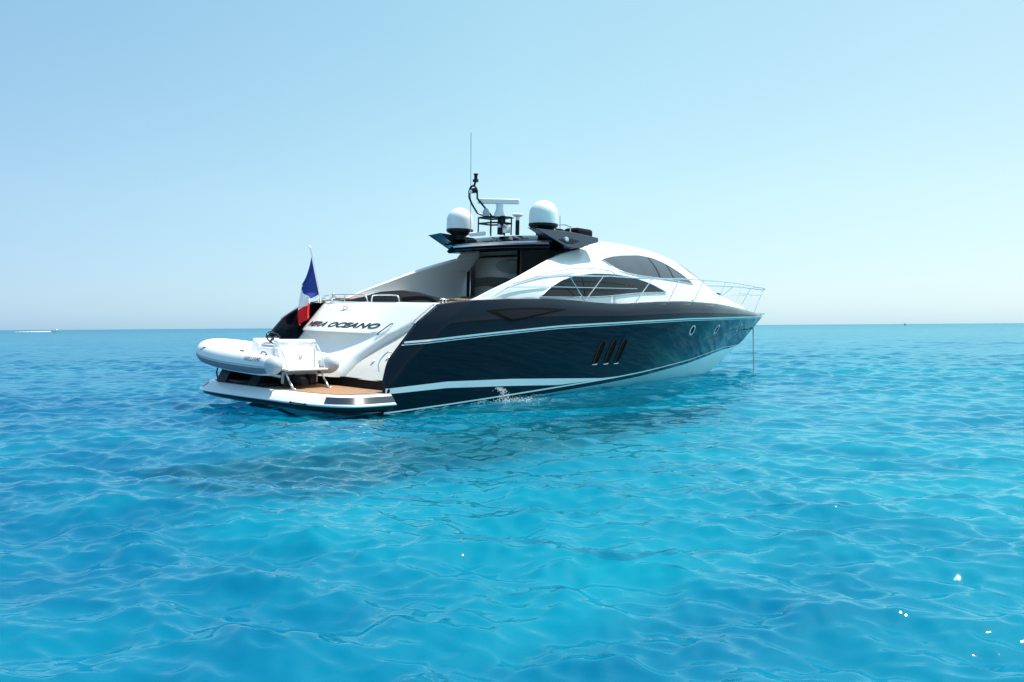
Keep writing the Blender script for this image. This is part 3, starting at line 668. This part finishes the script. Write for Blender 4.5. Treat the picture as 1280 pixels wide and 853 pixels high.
# transom
LZ = [.62, .9, 1.2, 1.5, 1.62, 1.66, 1.72, 1.85, 2.0, 2.15, 2.3, 2.38, 2.42, 2.43]
LXc = [.26, .50, .80, 1.08, 1.18, .90, .94, 1.14, 1.32, 1.51, 1.70, 1.80, 1.88, 2.6]
RZz = [.62, .8, 1.05, 1.37, 1.65, 1.87, 2.1, 2.28, 2.43]; RYy = [-.62, -.68, -.80, -1.15, -1.60, -1.95, -2.25, -2.36, -2.38]
def tx(y, z):
    b = I(z, LZ, LXc)
    base = I(z, [.62, 1.62, 1.66, 2.43], [.26, 1.18, 1.20, 1.84])
    if 1.64 < z < 2.38:
        k = max(0, 1 - ((y - .75) / 1.65) ** 2); b = base + (b - base) * k
    return b + .10 * (y / 2.3) ** 2
trn = MB(); rows = []
zl = sorted(set(LZ + [1.0, 1.1, 1.3, 1.4, 1.655, 1.78, 1.92, 2.08, 2.22]))
for z in zl:
    yl = 2.30; yrr = I(z, RZz, RYy); row = []
    row.append((tx(yl, z) + .35, yl + .05, z))
    for i in range(33):
        t = i / 32; y = yl + (yrr - yl) * t
        ed = .16 * (max(0, 1 - t * (yl - yrr) / .22) ** 2) + .20 * (max(0, 1 - (1 - t) * (yl - yrr) / .30) ** 2)
        row.append((tx(y, z) + ed, y, z))
    row.append((tx(yrr, z) + .55, yrr - .04, z)); rows.append(row)
trn.grid(rows); transom = P('transom', trn, M['white'], auto=50)
# stair recess between transom and starboard wing, mirrored quarter to port is covered by the wing
rc = MB(); rows = []
for i, z in enumerate(np.linspace(.62, 2.30, 30)):
    a = I(z, RZz, RYy); row = []
    for t in np.linspace(0, 1, 12):
        y = a + .03 + (-2.62 - a) * t; row.append((max(tx(-1, z) + .20 - .10 * math.sin(t * math.pi) , xe(z) + .12 * 1) + .12 * (1 - t) * 0 - .0, y, z))
    rows.append(row)
rc.grid(rows); P('quarter_stair_moulding', rc, mat('cream_gelcoat', (.66, .64, .58), .35, var=.04))
for (y, z) in ((-1.35, 1.02), (-1.75, 1.12), (-1.95, 1.35), (-2.25, 1.55)):
    x = max(tx(-1, z) + .10, xe(z) + .12)
    P('courtesy_light', MB().lathe((x - .02, y, z), [(.001, -.02), (.035, -.015), (.045, 0), (.045, .04)], 12, 'x'), M['chrome'])
P('stair_handrail', MB().tube([(xe(1.0) - .02, -2.28, .86), (xe(1.0), -2.22, 1.05), (xe(1.3), -2.30, 1.30), (xe(1.3) + .1, -2.35, 1.28)], .016, 6, smooth=1), M['chrome'])
P('transom_grab_handle', MB().tube([(1.22, -.95, 1.62), (1.14, -.96, 1.64), (1.36, -1.22, 1.90), (1.44, -1.20, 1.90)], .013, 6), M['chrome_dark'])
P('transom_latch', MB().box(1.24, 1.28, 1.93, 2.0, 1.98, 2.0), M['chrome_dark'])
# chrome emblem above the name
em = MB().lathe((1.60, .86, 2.22), [(.001, -.02), (.05, -.02), (.055, 0), (.05, .02)], 14, 'x')
em.tube([(1.60, 1.02, 2.16), (1.60, .98, 2.26), (1.62, .88, 2.29), (1.62, .76, 2.26), (1.58, .74, 2.14)], .014, 6); P('emblem', em, M['chrome'])
def text_mesh(name, body, size, fn, m, parent, extrude=.01, offset=0.0, shear=.3, sx=1.3, spacing=1.0):
    cu = bpy.data.curves.new(name, 'FONT'); cu.body = body; cu.size = size; cu.extrude = extrude; cu.offset = offset; cu.shear = shear
    cu.align_x = 'CENTER'; cu.space_character = spacing; cu.resolution_u = 3
    to = bpy.data.objects.new(name + '_src', cu); COL.objects.link(to); bpy.context.view_layer.update()
    me = bpy.data.meshes.new_from_object(to.evaluated_get(bpy.context.evaluated_depsgraph_get()))
    bpy.data.objects.remove(to); me.name = name
    for v in me.vertices: v.co = fn(v.co.x * sx, v.co.y, v.co.z)
    me.materials.clear(); me.materials.append(m); me.update()
    o = bpy.data.objects.new(name, me); COL.objects.link(o)
    if parent: o.parent = parent
    return o
def on_transom(u, v, w):
    y = .56 - u; z = 1.775 + v * .62; x = tx(y, z) - .015 - w * .77
    return (x, y, z + w * .63)
text_mesh('yacht_name', 'VERA OCEANO', .27, on_transom, M['chrome_dark'], yacht, .007, .005, .34, 1.40, 1.05)
# crease line and lower dark opening under the transom
P('garage_recess', MB().grid([[(.40, 2.2, .40), (.40, -2.55, .40)], [(.40, 2.2, .64), (.40, -2.55, .64)]]).grid([[(.40, 2.2, .64), (.40, -2.55, .64)], [(.9, 2.2, .66), (.9, -2.55, .66)]]), M['black'])
# sunpad top with canvas cover
cv = MB(); rows = []
for y in np.linspace(2.42, -1.95, 40):
    h = .04 + .31 * math.exp(-((y - .45) / 1.25) ** 2) + .01 * math.sin(y * 9)
    row = []
    for t in np.linspace(0, 1, 22):
        x = 2.10 + 2.2 * t; e = (1 - abs(2 * t - 1) ** 5)
        row.append((x, y, 2.38 + .02 + (h * (.45 + .55 * math.sin(math.pi * min(1, t * 1.1))) + .012 * math.sin(x * 11 + y * 4)) * e - .12 * (1 - e)))
    rows.append(row)
cv.grid(rows); solid(P('sunpad_cover', cv, M['fabric']), .03)
P('sunpad_roll', MB().tube([(2.1, -.8, 2.50), (2.1, -1.3, 2.54), (2.1, -1.75, 2.53), (2.1, -2.0, 2.42), (2.06, -2.12, 2.25), (2.0, -2.18, 2.1)], .06, 10, smooth=2), M['fabric'])
tr_ = MB()
def hoop(y0, y1, z=2.60, x=1.93): tr_.tube([(x, y0, 2.42), (x, y0 + (y1 - y0) * .02, z - .05), (x, y0 + (y1 - y0) * .07, z), (x, y1 - (y1 - y0) * .12, z), (x, y1 - (y1 - y0) * .04, z - .05), (x, y1, 2.42)], .016, 8, smooth=1)
hoop(1.85, .36); hoop(.22, -.85); tr_.tube([(1.93, 1.3, 2.42), (1.93, 1.3, 2.59)], .013, 6)
tr_.tube([(1.93, 1.85, 2.59), (2.0, 2.3, 2.56), (2.3, 2.5, 2.50)], .013, 6)
P('transom_rail', tr_, M['chrome'])
P('searchlight_knob', MB().lathe((1.95, 1.80, 2.52), [(.001, -.03), (.04, -.02), (.05, .03), (.04, .10), (.001, .13)], 12), M['chrome'])

# swim platform
pf = MB()
def plat_edge(off, n=60):
    pts = []
    L = 1.62 - off; hb = 3.0 - off * .8
    for i in range(n + 1):
        a = -math.pi / 2 + math.pi * i / n; c, s_ = math.cos(a), math.sin(a)
        e = .42; px = -L * abs(c) ** e; py = hb * abs(s_) ** .42 * (1 if s_ >= 0 else -1)
        # aft edge bows gently; port corner sweeps more
        px *= 1 - .05 * abs(py / hb) ** 3
        pts.append((px, py))
    return pts
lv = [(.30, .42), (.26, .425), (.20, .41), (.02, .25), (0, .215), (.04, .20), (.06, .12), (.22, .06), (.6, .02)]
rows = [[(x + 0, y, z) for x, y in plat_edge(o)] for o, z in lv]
pf.grid(rows[:6]); swim = P('swim_platform', pf, M['white'], auto=35)
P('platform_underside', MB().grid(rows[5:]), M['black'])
P('platform_rubbing_strake', MB().tube([(x, y, .215) for x, y in plat_edge(-.01)], .022, 6), M['chrome'])
def plat_fill(off, z, y0, y1, x1, xcut=None):
    ed = [(x, y) for x, y in plat_edge(off, 120) if y0 <= y <= y1]
    return [(x, y, z) for x, y in ed], [(x1, y, z) for x, y in ed]
P('platform_deck', MB().grid(list(plat_fill(.27, .421, -2.7, 2.7, .42))), M['grey_deck'])
P('teak_deck', MB().grid(list(plat_fill(.34, .428, -2.45, 1.15, .40))), M['teak'])
P('teak_deck', MB().grid([[(x, -2.52, .429), (x, -2.30, .429)] for x in (-1.0, .42)]), M['teak'])
for s in (-1, 1):
    # navy panel inset on the side of the platform
    ed = [(x, y) for x, y in plat_edge(0, 240)]
    def band(off0, off1, z0, z1, o):
        A = plat_edge(off0 - o, 240); B = plat_edge(off1 - o, 240); sel = [i for i in range(241) if (A[i][1] * s > 0 and A[i][0] > -1.42 and abs(A[i][1]) > 2.3)]
        return [[(A[i][0], A[i][1], z0) for i in sel], [(B[i][0], B[i][1], z1) for i in sel]]
    P('side_panel', MB().grid(band(.03, .16, .262, .385, .008)), M['navy_dull'], swim)
P('ladder_bracket', MB().tube([(-1.66, -1.55, .235), (-1.66, -2.15, .23)], .014, 6).tube([(-1.66, -1.6, .26), (-1.69, -1.6, .19)], .012, 6).tube([(-1.66, -2.1, .26), (-1.69, -2.1, .18)], .012, 6), M['black'], swim)
P('platform_hatch_line', MB().tube([(-1.2, 1.25, .43), (.3, 1.25, .43)], .012, 5).tube([(-.9, 2.2, .43), (.3, 2.2, .43)], .012, 5), M['black'], swim)
# under-water quarter brackets glinting below the platform
P('trim_tab', MB().box(-.5, 0, -1.9, -1.1, -.12, -.10), M['white'])

# ------------------------------------------------------------------ tender (resting on the platform on chocks)
TB = (-.7, 1.4, .43); tender = rooted('inflatable_tender', TB)
tag(tender, 'white inflatable tender with grey rubbing band resting crosswise on the yacht swim platform', 'tender')
def T(name, mb, m, parent=None, **k):
    o = mb.build(name, m, parent or tender, **k); return shift(o, TB)
def tpath():
    pts = [(-1.46, -.62, .94), (-1.50, .3, .96), (-1.50, 1.1, .99), (-1.46, 1.8, 1.04), (-1.34, 2.35, 1.09), (-1.12, 2.72, 1.13), (-.9, 2.92, 1.15), (-.7, 2.97, 1.155)]
    full = pts + [(-1.4 - x, y, z) for x, y, z in pts[::-1][1:]]
    Pn = [Vector(p) for p in full]
    for _ in range(3):
        Q = [Pn[0]]
        for a, b in zip(Pn[:-1], Pn[1:]): Q += [a * .75 + b * .25, a * .25 + b * .75]
        Pn = Q + [Pn[-1]]
    return Pn
TP = tpath()
def tube_strip(a0, a1, r, n):
    rows = []
    for i, p in enumerate(TP):
        t = (TP[min(i + 1, len(TP) - 1)] - TP[max(i - 1, 0)]).normalized(); out = t.cross(Vector((0, 0, -1))).normalized()   # outward
        if (p - Vector((-.7, 1.2, 1.0))).dot(out) < 0: out = -out
        up = Vector((0, 0, 1)); f = i / (len(TP) - 1); end = min(f, 1 - f); rr = r * (1 if end > .06 else .80 + .20 * end / .06)
        rows.append([p + (out * math.cos(a) + up * math.sin(a)) * rr for a in np.linspace(a0, a1, n)])
    return rows
tb = MB(); rws = tube_strip(0, 2 * math.pi * 23 / 24, .252, 24); tb.grid(rws, True); T('buoyancy_tube', tb, M['tube'])
T('rubbing_band', MB().grid(tube_strip(math.radians(-52), math.radians(-14), .260, 5)), M['grey_rubber'])
T('rubbing_band', MB().grid(tube_strip(math.radians(-10), math.radians(-4), .261, 3)), M['light_grey'])
for x in (-1.46, .06):
    T('tube_end_cap', MB().lathe((x, -.62, .94), [(.001, -.24), (.08, -.225), (.14, -.17), (.185, -.09), (.218, 0)], 20, 'y'), M['light_grey'])
# rigid V hull
hv = MB(); rows = []
for y in np.linspace(-.45, 3.0, 22):
    f = I(y, [-.45, 1.7, 2.45, 3.0], [1, .92, .62, .1]); kz = I(y, [-.45, 1.3, 2.3, 3.0], [.56, .60, .72, .98]); cz_ = I(y, [-.45, 1.8, 3.0], [.72, .80, 1.05])
    rows.append([(-.7 + .70 * f * q, y, kz + (cz_ - kz) * abs(q) ** 1.15) for q in np.linspace(-1, 1, 13)])
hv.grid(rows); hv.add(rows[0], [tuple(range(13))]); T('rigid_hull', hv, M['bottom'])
T('deck_floor', MB().grid([[(-.7 + .68 * q * I(y, [-.5, 1.9, 2.85], [1, .9, .35]), y, 1.02 + .02 * (y > 2.5)) for q in np.linspace(-1, 1, 5)] for y in np.linspace(-.5, 2.85, 12)]), M['white_sat'])
T('bow_locker', MB().prism([(-1.15, 1.8, 1.0), (-.25, 1.8, 1.0), (-.3, 2.5, 1.0), (-.7, 2.8, 1.0), (-1.1, 2.5, 1.0)], (0, 0, .30)), M['white_sat'], bevel=.06)
T('console', MB().prism([(-.95, .75, 1.02), (-.95, 1.15, 1.02), (-.95, 1.02, 1.50), (-.95, .80, 1.40)], (.75, 0, 0)).box(-1.2, .0, 1.2, 1.9, 1.0, 1.22), M['white_sat'], bevel=.04)
T('seat', MB().box(-1.15, -.1, -.15, .45, 1.0, 1.32).box(-1.15, -.1, -.30, -.12, 1.25, 1.50), M['white_sat'], bevel=.05)
T('seat_cushion', MB().box(-1.10, -.15, -.10, .42, 1.32, 1.37), M['light_grey'], bevel=.02)
# steering wheel
wc = Vector((-.62, .66, 1.50)); ax = Vector((0, -.80, .60)).normalized(); e1 = Vector((1, 0, 0)); e2 = ax.cross(e1)
wh = MB().tube([wc + (e1 * math.cos(a) + e2 * math.sin(a)) * .17 for a in np.linspace(0, 2 * math.pi, 25)], .020, 7)
for a in (.5, 2.6, 4.7): wh.tube([wc, wc + (e1 * math.cos(a) + e2 * math.sin(a)) * .17], .014, 6)
wh.tube([wc, wc - ax * .16], .03, 8); T('steering_wheel', wh, M['black_gloss'])
# stern: engine cover, boarding plate, frame, jet
T('engine_cover', MB().prism([(-1.22, -.30, 1.34), (-1.22, -.42, 1.30), (-1.22, -.56, .86), (-1.22, -.30, .84)], (1.04, 0, 0)), M['white'], bevel=.03)
T('boarding_plate', MB().box(-1.24, -.16, -.86, -.40, .82, .87), M['white'], bevel=.02)
T('stern_panel', MB().box(-1.15, -.2, -.52, -.46, .52, .80), M['light_grey'], bevel=.02)
for x in (-1.2, -.2):
    T('grab_frame', MB().tube([(x, -.78, .87), (x, -.62, 1.20), (x, -.42, 1.42), (x, -.2, 1.46)], .017, 8, smooth=1), M['chrome'])
T('grab_frame', MB().tube([(-1.2, -.42, 1.40), (-.2, -.42, 1.40)], .012, 6), M['chrome'])
T('tender_logo', MB().tube([(-.62, -.495, 1.12), (-.66, -.495, 1.16), (-.7, -.50, 1.12), (-.66, -.505, 1.08), (-.62, -.50, 1.12)], .008, 5), mat('grey_red_print', (.30, .20, .20), .5))
T('jet_drive', MB().tube([(-.85, -.45, .62), (-.85, -.95, .58)], [.13, .09], 14).tube([(-.5, -.45, .63), (-.5, -.75, .60)], [.12, .08], 14).box(-1.1, -.3, -.6, -.45, .48, .72), M['black'])
for x in (-1.16, -.22):
    T('boarding_leg', MB().tube([(x, -.62, .84), (x + .0, -.80, .60)], .022, 8).tube([(x, -.80, .60), (x, -.98, .42)], .028, 8).box(x - .04, x + .04, -1.04, -.92, .432, .45), M['chrome'])
for y, x in ((2.0, -1.60), (1.25, -1.58), (.45, -1.56), (-.35, -1.52), (2.0, .20), (.6, .18)):
    T('grab_handle', MB().tube([(x + .0, y + .11, 1.19), (x, y + .06, 1.23), (x, y - .06, 1.225), (x, y - .11, 1.17)], .014, 6).box(x - .03, x + .03, y - .14, y - .10, 1.14, 1.18).box(x - .03, x + .03, y + .10, y + .14, 1.16, 1.20), M['chrome_dark'])
def on_tube(u, v, w):
    y = -.20 - u; a = math.radians(18) + v / .25
    c = Vector((-1.50, y, .955)); r = .256 + max(0, w)
    return (c.x - r * math.cos(a), y, c.z + r * math.sin(a))
shift(text_mesh('tender_lettering', 'WILLIAMS', .13, on_tube, M['grey_rubber'], tender, .002, .002, .35, 1.15), TB)
T('chock', MB().prism([(-1.35, .2, .43), (-.05, .2, .43), (-.2, .2, .68), (-.7, .2, .56), (-1.2, .2, .68)], (0, .35, 0)).prism([(-1.35, 1.5, .43), (-.05, 1.5, .43), (-.2, 1.5, .72), (-.7, 1.5, .60), (-1.2, 1.5, .72)], (0, .4, 0)), M['black'])
T('chock', MB().box(-1.3, .1, .0, 1.95, .43, .50), M['black'])
T('tie_down_strut', MB().tube([(-1.15, 2.15, .43), (-1.18, 2.18, .62), (-1.12, 2.22, .76)], .018, 6), M['black'])

# ------------------------------------------------------------------ ensign
FB = (1.80, 2.15, 2.40); flag = rooted('ensign_flag', FB)
tag(flag, 'limp blue white and red tricolour flag on a short leaning staff at the yacht stern', 'flag')
S0, S1 = Vector((1.80, 2.15, 2.40)), Vector((1.22, 1.86, 3.80))
shift(MB().tube([S0, S1], .016, 8).lathe(tuple(S1), [(.001, -.03), (.03, 0), (.001, .04)], 10).tube([S0 + Vector((0, 0, -.02)), S0 + (S1 - S0) * .08], .026, 8).build('staff', M['chrome'], flag), FB)
key = [  # (v along the fly): top point, bottom point as (y, z)
    (0.0, (1.87, 3.66), (2.13, 2.60)), (.18, (2.15, 3.20), (2.06, 2.52)), (.34, (2.33, 2.83), (1.95, 2.46)), (.5, (2.42, 2.45), (1.89, 2.42)), (.66, (2.46, 2.10), (1.88, 2.38)), (.85, (2.42, 1.90), (1.88, 2.15)), (1.0, (2.31, 1.76), (1.87, 2.01))]
fl = MB(); rows = []; nv, nu = 48, 22
for i in range(nv + 1):
    v = i / nv
    ty = np.interp(v, [k[0] for k in key], [k[1][0] for k in key]); tz = np.interp(v, [k[0] for k in key], [k[1][1] for k in key])
    by = np.interp(v, [k[0] for k in key], [k[2][0] for k in key]); bz = np.interp(v, [k[0] for k in key], [k[2][1] for k in key])
    row = []
    for j in range(nu + 1):
        u = j / nu; fold = (.06 * math.sin(u * 8 + v * 2.5) + .025 * math.sin(u * 15 + 3 * v)) * min(1, v * 3.5 + .12)
        y = ty + (by - ty) * u; z = tz + (bz - tz) * u
        xs_ = 1.80 - .58 * (z - 2.4) / 1.4; w_ = max(0, 1 - v * 3); row.append((xs_ * w_ + 1.25 * (1 - w_) + fold, y, z))
    rows.append(row)
for i in range(nv):
    fl.grid([rows[i], rows[i + 1]], mi=0 if (i + .5) / nv < 1 / 3 else (1 if (i + .5) / nv < 2 / 3 else 2))
fm = [mat('flag_blue', (.02, .045, .22), .8, spec=.2), mat('flag_white', (.70, .71, .74), .8, spec=.2), mat('flag_red', (.62, .015, .02), .8, spec=.2)]
shift(fl.build('cloth', fm, flag, auto=80), FB)

# ------------------------------------------------------------------ anchor chain
a, b = boat_w((22.62, 0, 1.90)), Vector((9.37, 34.11, WATER_Z - .5))
ch = MB(); n = 52; dv = (b - a)
for i in range(n):
    c = a + dv * ((i + .5) / n); sag = Vector((0, 0, 0)); L = dv.length / n * .62; u = dv.normalized(); s1 = u.cross(Vector((0, 1, 0))).normalized(); s2 = u.cross(s1)
    q = s1 if i % 2 else s2
    ch.tube([c + u * (L * math.cos(t)) + q * (.022 * math.sin(t)) for t in np.linspace(0, 2 * math.pi, 9)], .009, 5)
ch = ch.build('anchor_chain', M['rope']); ch.data.transform(Matrix.Translation(-b)); ch.location = b
tag(ch, 'dark anchor chain hanging from the yacht bow straight down into the water', 'anchor chain')

# ------------------------------------------------------------------ discharge splash beside the hull
sp = MB(); o0 = boat_w((3.4, -2.80, .40))
outv = (boat_w((3.4, -3.8, .35)) - o0).normalized(); al = (boat_w((4.4, -2.86, .35)) - o0).normalized()
def drop(c, r):
    v = [c + Vector(d) * r for d in ((1, 0, 0), (-1, 0, 0), (0, 1, 0), (0, -1, 0), (0, 0, 1), (0, 0, -1))]
    sp.add(v, [(0, 2, 4), (2, 1, 4), (1, 3, 4), (3, 0, 4), (2, 0, 5), (1, 2, 5), (3, 1, 5), (0, 3, 5)])
for i in range(380):
    t = random.random() ** .8; c = o0 + outv * (.05 + .35 * t + random.gauss(0, .04)) + al * random.gauss(0, .05 + .10 * t) + Vector((0, 0, -.48 * t * t + random.gauss(0, .02)))
    drop(c, random.uniform(.003, .010))
for i in range(520):
    c = o0 + outv * abs(random.gauss(.45, .30)) + al * random.gauss(.15, .45); c.z = WATER_Z + abs(random.gauss(.02, .06)); drop(c, random.uniform(.003, .011))
sp = sp.build('water_spray', M['foam']); tag(sp, 'small white splash of water discharged beside the navy hull', 'spray', kind='stuff')

# ------------------------------------------------------------------ distant boats
def far_boat(x, y, rz, L, label, cat, dark=False):
    r = empty('distant_boat', (x, y, WATER_Z)); r.rotation_euler = (0, 0, rz); tag(r, label, cat)
    w = L * .15
    hb = MB(); rows = []
    for t in np.linspace(0, 1, 12):
        X = -L / 2 + L * t; hw = w * (1 - max(0, (t - .45) / .55) ** 2.2) + .02; sh = L * (.10 + .07 * t)
        rows.append([(X, -hw, sh), (X, -hw * .8, 0), (X, 0, -.3), (X, hw * .8, 0), (X, hw, sh), (X, 0, sh - .02)])
    hb.grid(rows, True); hb.add(rows[0], [(0, 1, 2, 3, 4, 5)]); hb.build('hull', M['grey_rubber'] if dark else M['white'], r)
    cb = MB().prism([(-L * .22, -w * .7, L * .13), (L * .2, -w * .7, L * .15), (L * .08, -w * .7, L * .27), (-L * .2, -w * .7, L * .26)], (0, w * 1.4, 0)); cb.build('cabin', M['grey_rubber'] if dark else M['white'], r)
    MB().prism([(-L * .15, -w * .72, L * .18), (L * .13, -w * .72, L * .19), (L * .07, -w * .72, L * .24), (-L * .14, -w * .72, L * .235)], (0, w * 1.44, 0)).build('cabin_window', M['glass'], r)
    return r
k = 900; far_boat(-.5180 * k, k, math.radians(8), 9.5, 'tiny white speedboat on the horizon left of the yacht with a pale wake', 'boat')
wk = MB(); rows = []
for t in np.linspace(0, 1, 40):
    xx = -.5180 * k - 4 - 32 * t; hw = .5 + 1.6 * t; rows.append([(xx, k - 2 - 8 * t - hw, WATER_Z + .05), (xx, k - 2 - 8 * t, WATER_Z + .45 * (1 - t) + .12 + .08 * math.sin(t * 60)), (xx, k - 2 - 8 * t + hw, WATER_Z + .05)])
wk.grid(rows); wk = wk.build('boat_wake', M['foam']); tag(wk, 'white foam wake trailing behind the tiny speedboat on the horizon', 'wake', kind='stuff')
k = 1500; far_boat(.4465 * k, k, math.radians(75), 9, 'tiny dark boat on the horizon right of the yacht', 'boat', True)
